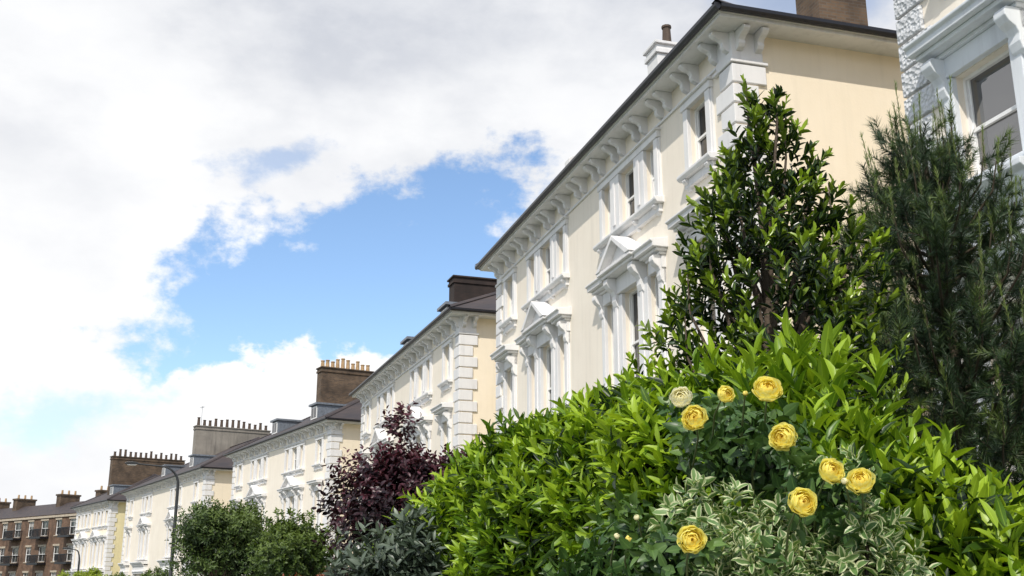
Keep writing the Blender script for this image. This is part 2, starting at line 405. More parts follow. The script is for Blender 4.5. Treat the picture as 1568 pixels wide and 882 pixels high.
for i in range(8,len(a)-25):
    if a[i].y<9: continue
    p,q,r_,s_=a[i],a[i+1],b[i+1],b[i]
    z=lambda v,h:(v.x,v.y,gz(v.y)+h)
    for u,v in ((p,q),(s_,r_)): m.quad(z(u,0),z(v,0),z(v,.9),z(u,.9))
    m.quad(z(p,.9),z(q,.9),z(r_,.9),z(s_,.9))
m.obj('garden_wall',WALLW)

# ------------------------------------------------------------------ foliage toolkit
def nrm(v): return v/np.maximum(np.linalg.norm(v,axis=-1,keepdims=True),1e-9)
def trimesh(name,V,F,C,mat,parent,smooth=True):
    me=bpy.data.meshes.new(name); me.vertices.add(len(V)); me.vertices.foreach_set('co',V.astype(np.float32).ravel())
    nf=len(F); me.loops.add(nf*3); me.loops.foreach_set('vertex_index',F.astype(np.int32).ravel())
    me.polygons.add(nf); me.polygons.foreach_set('loop_start',np.arange(nf,dtype=np.int32)*3)
    me.update(calc_edges=True)
    if smooth: me.polygons.foreach_set('use_smooth',np.ones(nf,dtype=bool))
    at=me.attributes.new('leafdata','FLOAT_COLOR','POINT'); CC=np.ones((len(V),4),np.float32); CC[:,:3]=C; at.data.foreach_set('color',CC.ravel())
    me.validate(); me.materials.append(mat)
    o=bpy.data.objects.new(name,me); scene.collection.objects.link(o)
    if parent: o.parent=parent
    return o
PROF={'lance':[(.22,.75),(.5,1.0),(.8,.62)],'oval':[(.2,.75),(.5,1.0),(.8,.72)],'ovate':[(.2,.95),(.45,1.0),(.78,.55)]}
def leaves(name,P,D,N,Ls,wr,tone,mat,parent,prof='lance',fold=.22,curl=.25):
    n=len(P); B=nrm(np.cross(D,N)); N=np.cross(B,D)
    x=[0];y=[0];g=[0]
    for t,w in PROF[prof]:
        x+=[-.5*w,0,.5*w]; y+=[t]*3; g+=[1,0,1]
    x.append(0);y.append(1);g.append(.6)
    x=np.array(x);y=np.array(y);g=np.array(g)
    cu=curl*(.5+rng.random((n,1))); fo=fold*(.4+1.2*rng.random((n,1)))
    zz=-cu*(y**2)[None]+fo*np.abs(x)[None]*wr*2.0
    tw=rng.normal(0,.06,(n,1))*y[None]
    Lc=Ls[:,None]
    V=P[:,None,:]+(Lc*y[None])[...,None]*D[:,None,:]+(Lc*wr*x[None])[...,None]*B[:,None,:]+(Lc*zz)[...,None]*N[:,None,:]+(Lc*tw)[...,None]*B[:,None,:]
    f=[(0,2,1),(0,3,2)]
    for k in (1,4):
        f+=[(k,k+1,k+4),(k,k+4,k+3),(k+1,k+2,k+5),(k+1,k+5,k+4)]
    f+=[(7,8,10),(8,9,10)]
    F=(np.array(f)[None]+(np.arange(n)*11)[:,None,None]).reshape(-1,3)
    C=np.stack([np.repeat(tone[:,None],11,1),np.repeat(g[None],n,0),np.repeat(y[None],n,0)],-1).reshape(-1,3)
    return trimesh(name,V.reshape(-1,3),F,C,mat,parent)
def shoots(O,S,h,n,leaf,tone,a0=75,a1=22,droop=.1,spread=10,tipgain=.35):
    m=len(O); S=nrm(S); ref=nrm(rng.normal(size=(m,3))); U=nrm(np.cross(S,ref)); V=np.cross(S,U)
    k=np.arange(n); f=(k+.5)/n
    az=k[None]*2.4+rng.random((m,1))*6.28+rng.normal(0,.25,(m,n))
    al=np.radians(a0+(a1-a0)*f[None]**1.2+rng.normal(0,spread,(m,n)))
    R=np.cos(az)[...,None]*U[:,None]+np.sin(az)[...,None]*V[:,None]
    Dd=np.cos(al)[...,None]*S[:,None]+np.sin(al)[...,None]*R
    Nn=-np.cos(al)[...,None]*R+np.sin(al)[...,None]*S[:,None]
    Dd=Dd+np.array([0,0,-droop]); Dd=nrm(Dd)
    Nn=Nn+rng.normal(0,.15,Nn.shape)
    P=O[:,None]+S[:,None]*(h[:,None]*f[None])[...,None]
    Ls=leaf*(.72+.45*np.sin(math.pi*np.clip(f,.05,.9)))[None]*(.8+.4*rng.random((m,n)))
    T=np.clip(tone[:,None]+tipgain*(f[None]-.4)+rng.normal(0,.09,(m,n)),0,1)
    return P.reshape(-1,3),Dd.reshape(-1,3),Nn.reshape(-1,3),Ls.ravel(),T.ravel()
def leafmat(name,dark,mid,light,rough=.38,trans=.3,varieg=None,rib=.25,spec=.5):
    m,nt,b=nmat(name); out=nt.nodes['Material Output']
    a=nd(nt,'ShaderNodeAttribute'); a.attribute_name='leafdata'; s=nd(nt,'ShaderNodeSeparateColor'); nt.links.new(a.outputs['Color'],s.inputs[0])
    cr=nd(nt,'ShaderNodeValToRGB'); nt.links.new(s.outputs[0],cr.inputs[0])
    cr.color_ramp.elements[0].color=(*dark,1); cr.color_ramp.elements[0].position=.1; cr.color_ramp.elements[1].color=(*light,1); cr.color_ramp.elements[1].position=.95
    el=cr.color_ramp.elements.new(.5); el.color=(*mid,1)
    col=cr.outputs[0]
    if varieg:
        co=objco(nt); nn=noise(nt,co,45,3)
        f=mapr(nt,mth(nt,'ADD',s.outputs[1],mth(nt,'MULTIPLY',mth(nt,'SUBTRACT',nn,.5),.9)),.56,.66)
        col=mixc(nt,f,col,varieg)
    else:
        f=mapr(nt,s.outputs[1],.03,.16,rib,0); col=mixc(nt,f,col,tuple(min(1,x*1.8+.03) for x in light))
    nt.links.new(col,b.inputs['Base Color']); b.inputs['Roughness'].default_value=rough; b.inputs['Specular IOR Level'].default_value=spec
    tr=nd(nt,'ShaderNodeBsdfTranslucent'); tc=mixc(nt,1.0,col,(1.0,1.0,.45),'MULTIPLY'); nt.links.new(tc,tr.inputs[0])
    mx=nd(nt,'ShaderNodeMixShader'); mx.inputs[0].default_value=trans
    nt.links.new(b.outputs[0],mx.inputs[1]); nt.links.new(tr.outputs[0],mx.inputs[2]); nt.links.new(mx.outputs[0],out.inputs[0])
    return m
BARK=plain('bark',(.10,.075,.055),.9,.35,12,bmp=.5); STEM=plain('green_stem',(.10,.13,.04),.6,.2,20); TWIG=plain('dark_twig',(.05,.035,.025),.8,.3,20)
def tubes(name,paths,mat,parent,n=6):
    m=MB()
    for pts,rad in paths:
        base=len(m.v); pts=[Vector(p) for p in pts]
        for i,p in enumerate(pts):
            t=(pts[min(i+1,len(pts)-1)]-pts[max(i-1,0)]).normalized()
            u=t.cross(Vector((.3,.9,.1)) if abs(t.z)>.7 else Vector((0,0,1))).normalized(); v=t.cross(u)
            for k in range(n):
                a=2*math.pi*k/n; m.v.append(tuple(p+(u*math.cos(a)+v*math.sin(a))*rad[i]))
        for i in range(len(pts)-1):
            for k in range(n):
                k2=(k+1)%n; m.f.append((base+i*n+k,base+i*n+k2,base+(i+1)*n+k2,base+(i+1)*n+k))
    return m.obj(name,mat,parent,smooth=True)

# ------------------------------------------------------------------ laurel hedge
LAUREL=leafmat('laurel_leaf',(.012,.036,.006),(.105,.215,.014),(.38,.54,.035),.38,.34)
hd=empty('laurel_hedge')
HY=[2.0,2.3,2.45,2.8,3.3,3.75,4.3,5.15,6.3,7.3,8.1,8.6]; HZ=[1.22,1.34,1.44,1.70,2.04,2.24,2.37,2.41,2.37,2.20,1.98,1.6]
nl=np.array([-.952,-.305])
def hw_(y): return np.interp(y,[2.0,3.0,4.3],[.20,.30,.48])
def frontx(y): return 1.7-.32*y+np.interp(y,[2,4,6],[.16,.10,0])
def lump(y,z): return .06*np.sin(y*5.1+z*3)+.05*np.sin(y*9.7+1.3-z*4)+.04*np.sin(z*8+y*2.3)
def hedge_pts(n,zmin,inset):
    y=rng.uniform(2.1,8.5,n*4); prob=1/(y+.3); keep=rng.random(n*4)<prob/prob.max(); y=y[keep][:n]; n=len(y)
    w=hw_(y)
    top=np.interp(y,HY,HZ); zb=top-.45
    arc=rng.random(n)*(1.0+ (zb-zmin).clip(.01)*1.2)
    vert=arc>1.0
    ph=np.where(vert,0,arc*math.pi*.82)
    z=np.where(vert,zb-(arc-1.0)/1.2,zb+(.45)*np.sin(ph))
    off=w*np.cos(ph)
    k=1-inset
    c=np.stack([frontx(y),y],1)-nl[None]*w[:,None]
    ll=lump(y,z)*np.interp(y,[2.3,4],[.4,1]); xy=c+nl[None]*((off*k+ll*np.cos(ph))[:,None])
    z=z-inset*.35*np.sin(ph)+ll*.7*np.sin(ph)
    O=np.column_stack([xy,z]); outn=np.column_stack([nl[0]*np.cos(ph),nl[1]*np.cos(ph),np.sin(ph)])
    return O,outn,y
parts=[]
O,on,y=hedge_pts(3300,1.4,.0)
S=on*.45+np.array([0,0,.85])+rng.normal(0,.36,O.shape)
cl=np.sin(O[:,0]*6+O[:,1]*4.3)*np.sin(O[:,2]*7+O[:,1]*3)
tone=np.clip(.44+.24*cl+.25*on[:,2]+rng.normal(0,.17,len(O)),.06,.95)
hh=rng.uniform(.08,.22,len(O)); lg=rng.random(len(O))<.06; hh[lg]+=.10
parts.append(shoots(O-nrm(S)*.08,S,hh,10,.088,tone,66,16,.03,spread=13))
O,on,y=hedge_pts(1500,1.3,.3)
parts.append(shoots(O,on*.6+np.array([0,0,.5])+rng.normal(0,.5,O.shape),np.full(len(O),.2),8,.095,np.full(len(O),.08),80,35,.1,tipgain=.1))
O,on,y=hedge_pts(500,.2,.02); O[:,2]=rng.uniform(.2,1.5,len(O))*np.interp(O[:,1],[2,2.8],[.8,1]); 
parts.append(shoots(O,on*.6+np.array([0,0,.5])+rng.normal(0,.4,O.shape),np.full(len(O),.2),8,.10,np.full(len(O),.3),75,30,.1))
ns=75; O=np.column_stack([rng.normal(.99,.11,ns),rng.normal(3.75,.18,ns),rng.uniform(1.75,2.26,ns)])
parts.append(shoots(O,np.array([0,0,1.])+rng.normal(0,.2,O.shape),rng.uniform(.15,.28,ns),11,.105,np.full(ns,.6),60,15,.03))
ns=60; O=np.column_stack([rng.normal(1.14,.10,ns),rng.normal(3.6,.18,ns),rng.uniform(1.6,1.88,ns)])
parts.append(shoots(O,np.array([0,0,1.])+rng.normal(0,.25,O.shape),rng.uniform(.12,.2,ns),11,.092,np.full(ns,.5),60,15,.03))
cat=[np.concatenate([p[i] for p in parts]) for i in range(5)]
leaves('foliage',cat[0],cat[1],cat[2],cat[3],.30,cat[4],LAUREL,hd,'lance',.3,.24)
DARKM=plain('hedge_interior',(.008,.014,.005),1,.4,10); DARKM.node_tree.nodes['Principled BSDF'].inputs['Specular IOR Level'].default_value=0  # near-black, no specular: shaded foliage depth put into the colour
m=MB(); prev=None
for yy in np.linspace(2.4,8.3,30):
    w=float(hw_(yy)); top=float(np.interp(yy,HY,HZ))-.2; c=np.array([float(frontx(yy)),yy])-nl*w; ring=[]
    for ph in np.linspace(0,math.pi,9):
        p=c+nl*w*.62*math.cos(ph); ring.append((p[0],p[1],top-.3+.3*math.sin(ph)))
    p=c-nl*w*.62; ring.append((p[0],p[1],0)); p=c+nl*w*.62; ring.insert(0,(p[0],p[1],0))
    if prev:
        for i in range(len(ring)-1): m.quad(prev[i],prev[i+1],ring[i+1],ring[i])
    prev=ring
m.obj('dark_filler_core',DARKM,hd)  # added solid filler, stops see-through gaps and stands in for inner shade

# ------------------------------------------------------------------ shrubs
def ell_pts(c,r,n,lo=-.5,inner=.75):
    v=nrm(rng.normal(size=(n*3,3))); v=v[v[:,2]>lo][:n]; k=rng.uniform(inner,1.0,(len(v),1))
    l=1+.12*np.sin(v[:,:1]*7+c[0]*9)+.1*np.sin(v[:,2:3]*9+v[:,1:2]*6)
    return np.array(c)+v*np.array(r)*k*l,v,k[:,0]
def shrub(name,c,r,n,leaf,mat,nl_=8,wr=.4,prof='oval',up=.5,tone0=.45,rand=.4,sh=.12,base=0,stem=TWIG,lo=-.6,inner=.7,core=True,**kw):
    e=empty(name); O,v,k=ell_pts(c,r,n,lo,inner)
    S=v*.7+np.array([0,0,up])+rng.normal(0,rand,O.shape)
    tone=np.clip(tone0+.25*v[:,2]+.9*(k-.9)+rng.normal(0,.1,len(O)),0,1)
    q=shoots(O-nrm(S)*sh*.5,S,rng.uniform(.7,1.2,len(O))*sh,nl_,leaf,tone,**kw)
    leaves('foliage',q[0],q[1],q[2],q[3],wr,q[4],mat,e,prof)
    paths=[]
    for i in range(26):
        j=rng.integers(len(O)); p=O[j]; b=np.array([c[0]+rng.normal(0,r[0]*.15),c[1]+rng.normal(0,r[1]*.15),base]); mid=(b*.5+p*.5)+np.array([0,0,.1*r[2]])
        paths.append(([b,mid,p],[.014,.009,.004]))
    tubes('stems',paths,stem,e)
    if core:
        bpy.ops.mesh.primitive_ico_sphere_add(subdivisions=3,location=c); o=bpy.context.object; o.scale=[x*.62 for x in r]; o.name='dark_filler_core'; o.data.materials.append(DARKM)  # added dark lump behind the leaves, inner shade as plain colour
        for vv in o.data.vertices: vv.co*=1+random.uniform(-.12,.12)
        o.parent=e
    return e
VAR=leafmat('variegated_leaf',(.035,.09,.02),(.09,.19,.05),(.17,.29,.09),.45,.28,varieg=(.64,.68,.42))
shrub('variegated_euonymus',(.665,2.55,1.39),(.37,.28,.44),1250,.034,VAR,9,.45,'oval',.35,.50,.55,.06,0,lo=-.4,tipgain=.2)
ROSEL=leafmat('rose_leaf',(.014,.040,.010),(.042,.10,.024),(.12,.21,.045),.4,.2)
e1=shrub('rose_bush',(.36,3.06,1.60),(.22,.14,.20),230,.042,ROSEL,7,.6,'ovate',.1,.42,.6,.1,0,core=False,a0=80,a1=40)
def addfol(e,c,r,n,leaf,mat,wr,prof,tone0,sh=.08,nlv=7):
    O,v,k=ell_pts(c,r,n,-1,.2); S=v*.6+np.array([0,0,.2])+rng.normal(0,.6,O.shape)
    q=shoots(O,S,np.full(len(O),sh),nlv,leaf,np.clip(rng.normal(tone0,.15,len(O)),0,1),80,40)
    leaves('foliage',q[0],q[1],q[2],q[3],wr,q[4],mat,e,prof)
addfol(e1,(.64,2.80,1.93),(.11,.07,.12),75,.038,ROSEL,.6,'ovate',.45)
addfol(e1,(.55,2.98,2.02),(.12,.06,.06),40,.038,ROSEL,.6,'ovate',.5)
addfol(e1,(.72,2.42,1.80),(.09,.05,.045),30,.034,ROSEL,.6,'ovate',.5)
addfol(e1,(.46,2.88,1.68),(.11,.05,.06),50,.038,ROSEL,.6,'ovate',.5)
addfol(e1,(.345,2.40,1.655),(.07,.05,.04),35,.034,ROSEL,.6,'ovate',.5,.06)
def rosemat(name,inner,outer):
    m,nt,b=nmat(name); a=nd(nt,'ShaderNodeAttribute'); a.attribute_name='leafdata'; s=nd(nt,'ShaderNodeSeparateColor'); nt.links.new(a.outputs['Color'],s.inputs[0])
    col=mixc(nt,mapr(nt,s.outputs[0],0,.8),inner,outer); nt.links.new(col,b.inputs['Base Color']); b.inputs['Roughness'].default_value=.6
    out=nt.nodes['Material Output']; tr=nd(nt,'ShaderNodeBsdfTranslucent'); nt.links.new(col,tr.inputs[0]); mx=nd(nt,'ShaderNodeMixShader'); mx.inputs[0].default_value=.4
    nt.links.new(b.outputs[0],mx.inputs[1]); nt.links.new(tr.outputs[0],mx.inputs[2]); nt.links.new(mx.outputs[0],out.inputs[0]); return m
RY=rosemat('yellow_petal',(.98,.76,.07),(.98,.92,.30)); RC=rosemat('cream_petal',(.95,.88,.42),(.96,.94,.72))
def rose_geo(c,axis,R,open_=1.0):
    Vs=[];Fs=[];Cs=[];base=0
    layers=[(.22,3,24),(.34,4,28),(.46,5,32),(.57,6,37),(.68,7,43),(.78,8,51),(.88,8,60),(.96,8,70),(1.03,7,84)] if open_>.6 else [(.35,3,12),(.55,4,14),(.7,4,18)]
    ax=Vector(axis).normalized(); q=Vector((0,0,1)).rotation_difference(ax).to_matrix()
    M=np.array(q)
    for li,(rr,n,th) in enumerate(layers):
        ph0=random.random()*6.28
        for j in range(n):
            nu,nv=8,6; u=np.linspace(-1,1,nu); v=np.linspace(0,1,nv); U,Vv=np.meshgrid(u,v)
            hw=(6.28/n)*.72*np.sin(np.clip(Vv*.85+.15,0,1)*math.pi*.62)*random.uniform(.85,1.1)
            th_t=math.radians(th*open_+random.uniform(-11,11)); tha=math.pi*.94+(th_t-math.pi*.94)*(Vv*(1-.09*U**2*Vv))
            rad=R*rr*(1+.06*np.sin(U*4+j*2)*Vv**2+ (.14*(Vv**4) if rr>.5 else .0)+random.uniform(-.07,.07)) 
            phi=ph0+6.28*j/n+U*hw+random.uniform(-.12,.12)
            X=np.stack([rad*np.sin(tha)*np.cos(phi),rad*np.sin(tha)*np.sin(phi),rad*np.cos(tha)*.82+.12*R*(1-rr)],-1).reshape(-1,3)
            Vs.append(X@M.T+np.array(c)); 
            idx=np.arange(nu*nv).reshape(nv,nu)+base
            a=idx[:-1,:-1].ravel();b=idx[:-1,1:].ravel();c2=idx[1:,1:].ravel();d=idx[1:,:-1].ravel()
            Fs.append(np.concatenate([np.stack([a,b,c2],1),np.stack([a,c2,d],1)])); base+=nu*nv
            t=np.clip((rr-.3)*.8+.4*Vv.ravel()**2,0,1); Cs.append(np.stack([t,t,t],1))
    return np.concatenate(Vs),np.concatenate(Fs),np.concatenate(Cs)
roses=[((.432,2.54,1.988),.027,1,RY),((.415,2.62,2.05),.024,.85,RC),((.512,2.56,2.047),.019,.8,RY),((.551,2.52,2.043),.009,.4,RY),((.587,2.45,2.04),.029,1,RY),
 ((.595,2.37,1.919),.027,1,RY),((.667,2.27,1.835),.024,.95,RY),((.683,2.24,1.811),.010,.4,RC),((.713,2.23,1.811),.025,1,RY),((.557,2.10,1.758),.025,1,RY),((.349,2.15,1.690),.024,1,RY),
 ((.256,2.70,1.722),.010,.4,RC),((.283,2.68,1.715),.012,.5,RY),((.304,2.68,1.765),.010,.4,RC)]
paths=[]
for (c,R,op,mt) in roses:
    ax=np.array([-c[0]*.25+random.uniform(-.4,.35),-.75,random.uniform(.05,.6)])
    V,F,C=rose_geo(c,ax,R,op); trimesh('rose_bloom',V,F,C,mt,e1)
    axn=ax/np.linalg.norm(ax); p0=np.array(c)-axn*R*.9; p1=p0-axn*.04+np.array([0,.02,-.03]); p2=p1+np.array([random.uniform(.0,.05),.2,-.10]); p3=p2+np.array([.03,.12,-.3])
    paths.append(([p0,p1,p2,p3],[.0020,.0024,.003,.004]))
    q=shoots(np.array([p0]),axn[None],np.array([.004]),5,R*1.3,np.array([.7]),70,55,0)
    leaves('sepals',q[0],q[1],q[2],q[3],.3,q[4],ROSEL,e1)
    O=np.array([p1*(1-t)+p2*t for t in (.1,.35,.6,.85)]); q=shoots(O,rng.normal(0,1,O.shape)+np.array([0,.2,.1]),np.full(4,.06),5,.036,np.full(4,.5),75,45,.1)
    leaves('leaflets',q[0],q[1],q[2],q[3],.6,q[4],ROSEL,e1,'ovate')
tubes('rose_stems',paths,STEM,e1)

SILV=leafmat('silver_leaf',(.018,.03,.02),(.045,.068,.045),(.14,.18,.13),.42,.15)
shrub('elaeagnus_bush',(-.62,6.5,1.42),(.44,.42,.54),700,.072,SILV,8,.33,'lance',.35,.4,.5,.13,0)
# ------------------------------------------------------------------ tall bay
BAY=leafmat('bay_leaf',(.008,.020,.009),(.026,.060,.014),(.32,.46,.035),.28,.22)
eb=empty('bay_tree')
BZ=[1.0,2.2,2.85,3.3,3.6,3.85,4.05,4.2]; BR=[.5,.60,.55,.43,.29,.14,.06,.03]; ax0=np.array([1.33,5.3])
n=1350; z=rng.uniform(1.2,4.1,n*3); r=np.interp(z,BZ,BR); keep=rng.random(n*3)<(r/.6)**1.3+.04; z=z[keep][:n]; n=len(z)
az=rng.random(n)*6.28; lob=1+.24*np.sin(az*3+z*2.3)+.17*np.sin(az*5-z*5.1)
rk=np.sqrt(rng.uniform(.10,1,n)); rr=np.interp(z,BZ,BR)*lob*rk
O=np.column_stack([ax0[0]+rr*np.cos(az),ax0[1]+rr*np.sin(az),z]); rad=np.column_stack([np.cos(az),np.sin(az),0*az])
S=rad*.55+np.array([0,0,.9])+rng.normal(0,.22,O.shape)
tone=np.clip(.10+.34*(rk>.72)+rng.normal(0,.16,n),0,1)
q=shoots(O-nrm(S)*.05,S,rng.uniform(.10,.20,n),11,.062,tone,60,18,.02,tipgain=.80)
P1=[q]
lead=[(1.26,5.3,4.0,.26),(1.28,5.2,3.8,.2),(1.66,5.3,3.45,.22),(1.56,5.3,3.62,.2),(1.0,5.2,3.15,.25),(.90,5.3,2.95,.22),(1.08,5.2,3.35,.2),(1.75,5.3,3.25,.2),(1.42,5.2,3.75,.2),(.86,5.2,2.7,.22),(.80,5.2,2.5,.2),(1.15,5.2,3.55,.18),(1.36,5.1,3.9,.15)]
O=np.array([l[:3] for l in lead]); P1.append(shoots(O,np.array([0,0,1.])+rng.normal(0,.1,O.shape),np.array([l[3] for l in lead]),16,.060,np.full(len(O),.55),50,15,.0,tipgain=.6))
cat=[np.concatenate([p[i] for p in P1]) for i in range(5)]
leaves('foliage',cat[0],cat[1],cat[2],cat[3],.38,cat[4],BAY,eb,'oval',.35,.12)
paths=[([(1.32,5.3,0),(1.30,5.3,2),(1.3,5.3,3.4),(1.26,5.3,4.1)],[.05,.035,.018,.006])]
for l in lead: paths.append(([(1.31,5.3,l[2]-1.0),((1.31+l[0])/2+.0,5.27,l[2]-.5),(l[0],l[1],l[2]),(l[0],l[1],l[2]+l[3]*.9)],[.018,.012,.006,.003]))
for i in range(60):
    j=rng.integers(n); p=np.array([ax0[0]+rr[j]*math.cos(az[j]),ax0[1]+rr[j]*math.sin(az[j]),z[j]]); paths.append(([(1.31,5.3,p[2]-.5),(p*.6+np.array([1.31,5.3,p[2]-.3])*.4),p],[.014,.009,.004]))
tubes('trunk_and_limbs',paths,BARK,eb)

# ------------------------------------------------------------------ pine
PINE=leafmat('pine_needle',(.014,.032,.017),(.040,.080,.030),(.17,.24,.05),.5,.15,rib=0)
PTW=plain('pine_twig',(.055,.042,.025),.8,.3,20)
ep=empty('pine_tree')
pc=np.array([2.85,6.7]); PZ=[.8,2.2,2.8,3.3,3.8,4.2,4.6]; PR=[1.15,1.12,.96,.70,.46,.26,.08]
SO=[];SS=[];SH=[];ST=[];paths=[([(pc[0],pc[1],0),(pc[0]-.03,pc[1],2.2),(pc[0]-.10,pc[1],4.5)],[.09,.06,.012])]
nb=185
for i in range(nb):
    z0=.9+3.3*((i+.5)/nb)**.95 if i<nb-6 else 4.15; a=i*2.4+rng.normal(0,.2); L=float(np.interp(z0+.15,PZ,PR))*rng.uniform(.5,1.15)
    dr=np.array([math.cos(a),math.sin(a),0]); b0=np.array([pc[0]-.03-.02*z0,pc[1],z0]); pts=[b0,b0+dr*L*.5+np.array([0,0,.06+L*.1]),b0+dr*L*.9+np.array([0,0,.18+L*.25]),b0+dr*L+np.array([0,0,.34+L*.3])]
    hi=z0>2.9
    paths.append((pts,[.014,.010,.006,.004])); nsh=int(4+L*(15 if hi else 21))
    for k in range(nsh):
        t=rng.uniform(.12,1)*3; s=min(int(t),2); p=np.array(pts[s])*(1-(t-s))+np.array(pts[s+1])*(t-s)
        SO.append(p+rng.normal(0,.05,3)); SS.append(dr*.35+np.array([0,0,.65])+rng.normal(0,.42,3)); SH.append(rng.uniform(.10,.22)); ST.append(rng.normal(.30,.15))
    SO.append(pts[3]-np.array([0,0,.08])); SS.append(np.array([0,0,1])+dr*.05+rng.normal(0,.07,3)); SH.append(rng.uniform(.22,.48)); ST.append(.74)
tubes('trunk_and_limbs',paths,PTW,ep)
SO=np.array(SO);SS=nrm(np.array(SS));SH=np.array(SH);ST=np.array(ST); m_=len(SO); K=115
tubes('twigs',[([o,o+s*h],[.003,.002]) for o,s,h in zip(SO,SS,SH)],PTW,ep,n=3)
U=nrm(np.cross(SS,nrm(rng.normal(size=SS.shape)))); Vv=np.cross(SS,U); f=rng.random((m_,K)); az=rng.random((m_,K))*6.28
cand=(ST>.7)[:,None]; al=np.radians(np.where(cand,22,44)+rng.normal(0,9,(m_,K)))
R=np.cos(az)[...,None]*U[:,None]+np.sin(az)[...,None]*Vv[:,None]; Dn=np.cos(al)[...,None]*SS[:,None]+np.sin(al)[...,None]*R
P=SO[:,None]+SS[:,None]*(SH[:,None]*f)[...,None]; Ln=(np.where(cand,.042,.072)*rng.uniform(.8,1.15,(m_,K)))[...,None]
side=nrm(np.cross(Dn,rng.normal(size=Dn.shape)))*.0020
V=np.stack([P-side,P+side,P+Dn*Ln+side*.3],2).reshape(-1,3); F=np.arange(len(V)).reshape(-1,3)
T=np.clip(np.repeat((ST[:,None]+.2*f+rng.normal(0,.10,(m_,K))).reshape(-1),3),0,1); C=np.stack([T,np.ones_like(T)*.5,T*0],1)
trimesh('needles',V,F,C,PINE,ep,False)
print('needles',len(F))

# ------------------------------------------------------------------ background trees
def tree(name,base,ctr,r,mat,nclump,per,leaf,wr=.5,prof='ovate',nl_=7,tone0=.45,csize=.36,sh=None,up=.4,bark=BARK):
    e=empty(name); Cn,v,k=ell_pts(ctr,r,nclump,-.7,.35); sh=sh or leaf*2.2
    Os=[];Ss=[];Ts=[]; paths=[]
    cr=csize*min(r)
    th=base[2]+(ctr[2]-r[2]-base[2])*.9+.05
    fork=np.array([base[0],base[1],max(th,base[2]+.5)]); paths.append(([base,fork],[.035*r[2]+.03,.028*r[2]+.02]))
    for j,c in enumerate(Cn):
        w=nrm(rng.normal(size=(per,3))); kk=rng.uniform(.3,1,(per,1))**.6; rad=cr*rng.uniform(.7,1.3)
        O=c+w*rad*kk; Os.append(O); Ss.append(w*.6+v[j]*.4+np.array([0,0,up])+rng.normal(0,.4,(per,3)))
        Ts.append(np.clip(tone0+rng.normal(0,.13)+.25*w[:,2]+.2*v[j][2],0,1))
        paths.append(([fork,(fork*.5+c*.5)+np.array([0,0,.1]),c],[.02*r[2]+.012,.012*r[2]+.006,.004]))
    O=np.concatenate(Os);S=np.concatenate(Ss);T=np.concatenate(Ts)
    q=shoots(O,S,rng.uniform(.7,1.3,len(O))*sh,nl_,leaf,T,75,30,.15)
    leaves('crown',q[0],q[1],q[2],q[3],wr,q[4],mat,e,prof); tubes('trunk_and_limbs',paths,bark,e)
    return e
PURP=leafmat('purple_leaf',(.008,.004,.006),(.024,.008,.013),(.10,.025,.038),.38,.15)
GRN=leafmat('green_leaf',(.013,.032,.008),(.048,.09,.02),(.13,.19,.045),.5,.3)
GRN2=leafmat('deep_green_leaf',(.01,.03,.006),(.034,.07,.012),(.12,.18,.03),.5,.3)
LIME=leafmat('lime_leaf',(.06,.10,.01),(.16,.24,.02),(.30,.38,.04),.5,.3)
REDL=leafmat('red_leaf',(.03,.03,.01),(.10,.06,.02),(.24,.07,.03),.45,.25)
tree('purple_plum_tree',(-1.04,11,0),(-1.06,11,2.22),(.66,.55,.84),PURP,54,26,.062,.55,'oval',8,.42,.30,sh=.2,up=.9)
tree('ash_tree',(-5.8,22,0),(-5.75,22,2.4),(.92,.9,.95),GRN,64,42,.080,.4,'lance',8,.48,.26)
tree('hawthorn_tree',(-3.95,20,0),(-3.9,20,1.98),(.8,.8,.80),GRN2,50,36,.06,.6,'ovate',8,.5,.28)
tree('hawthorn_tree',(-5.0,25,0),(-5.0,25,2.1),(.9,.8,.85),GRN2,44,34,.07,.6,'ovate',8,.45,.28)
tree('photinia_bush',(-2.35,14,0),(-2.35,14,1.30),(.6,.5,.52),REDL,44,30,.05,.45,'oval',8,.46,.3)
tree('clipped_lime_tree',(-34,90,-1.8),(-34,90,1.3),(2.3,2,1.75),LIME,80,40,.16,.6,'ovate',7,.5,.25)
tree('hawthorn_tree',(-24,72,-1.4),(-24,72,.9),(2.2,2,1.6),GRN2,60,36,.15,.6,'ovate',7,.45,.26)

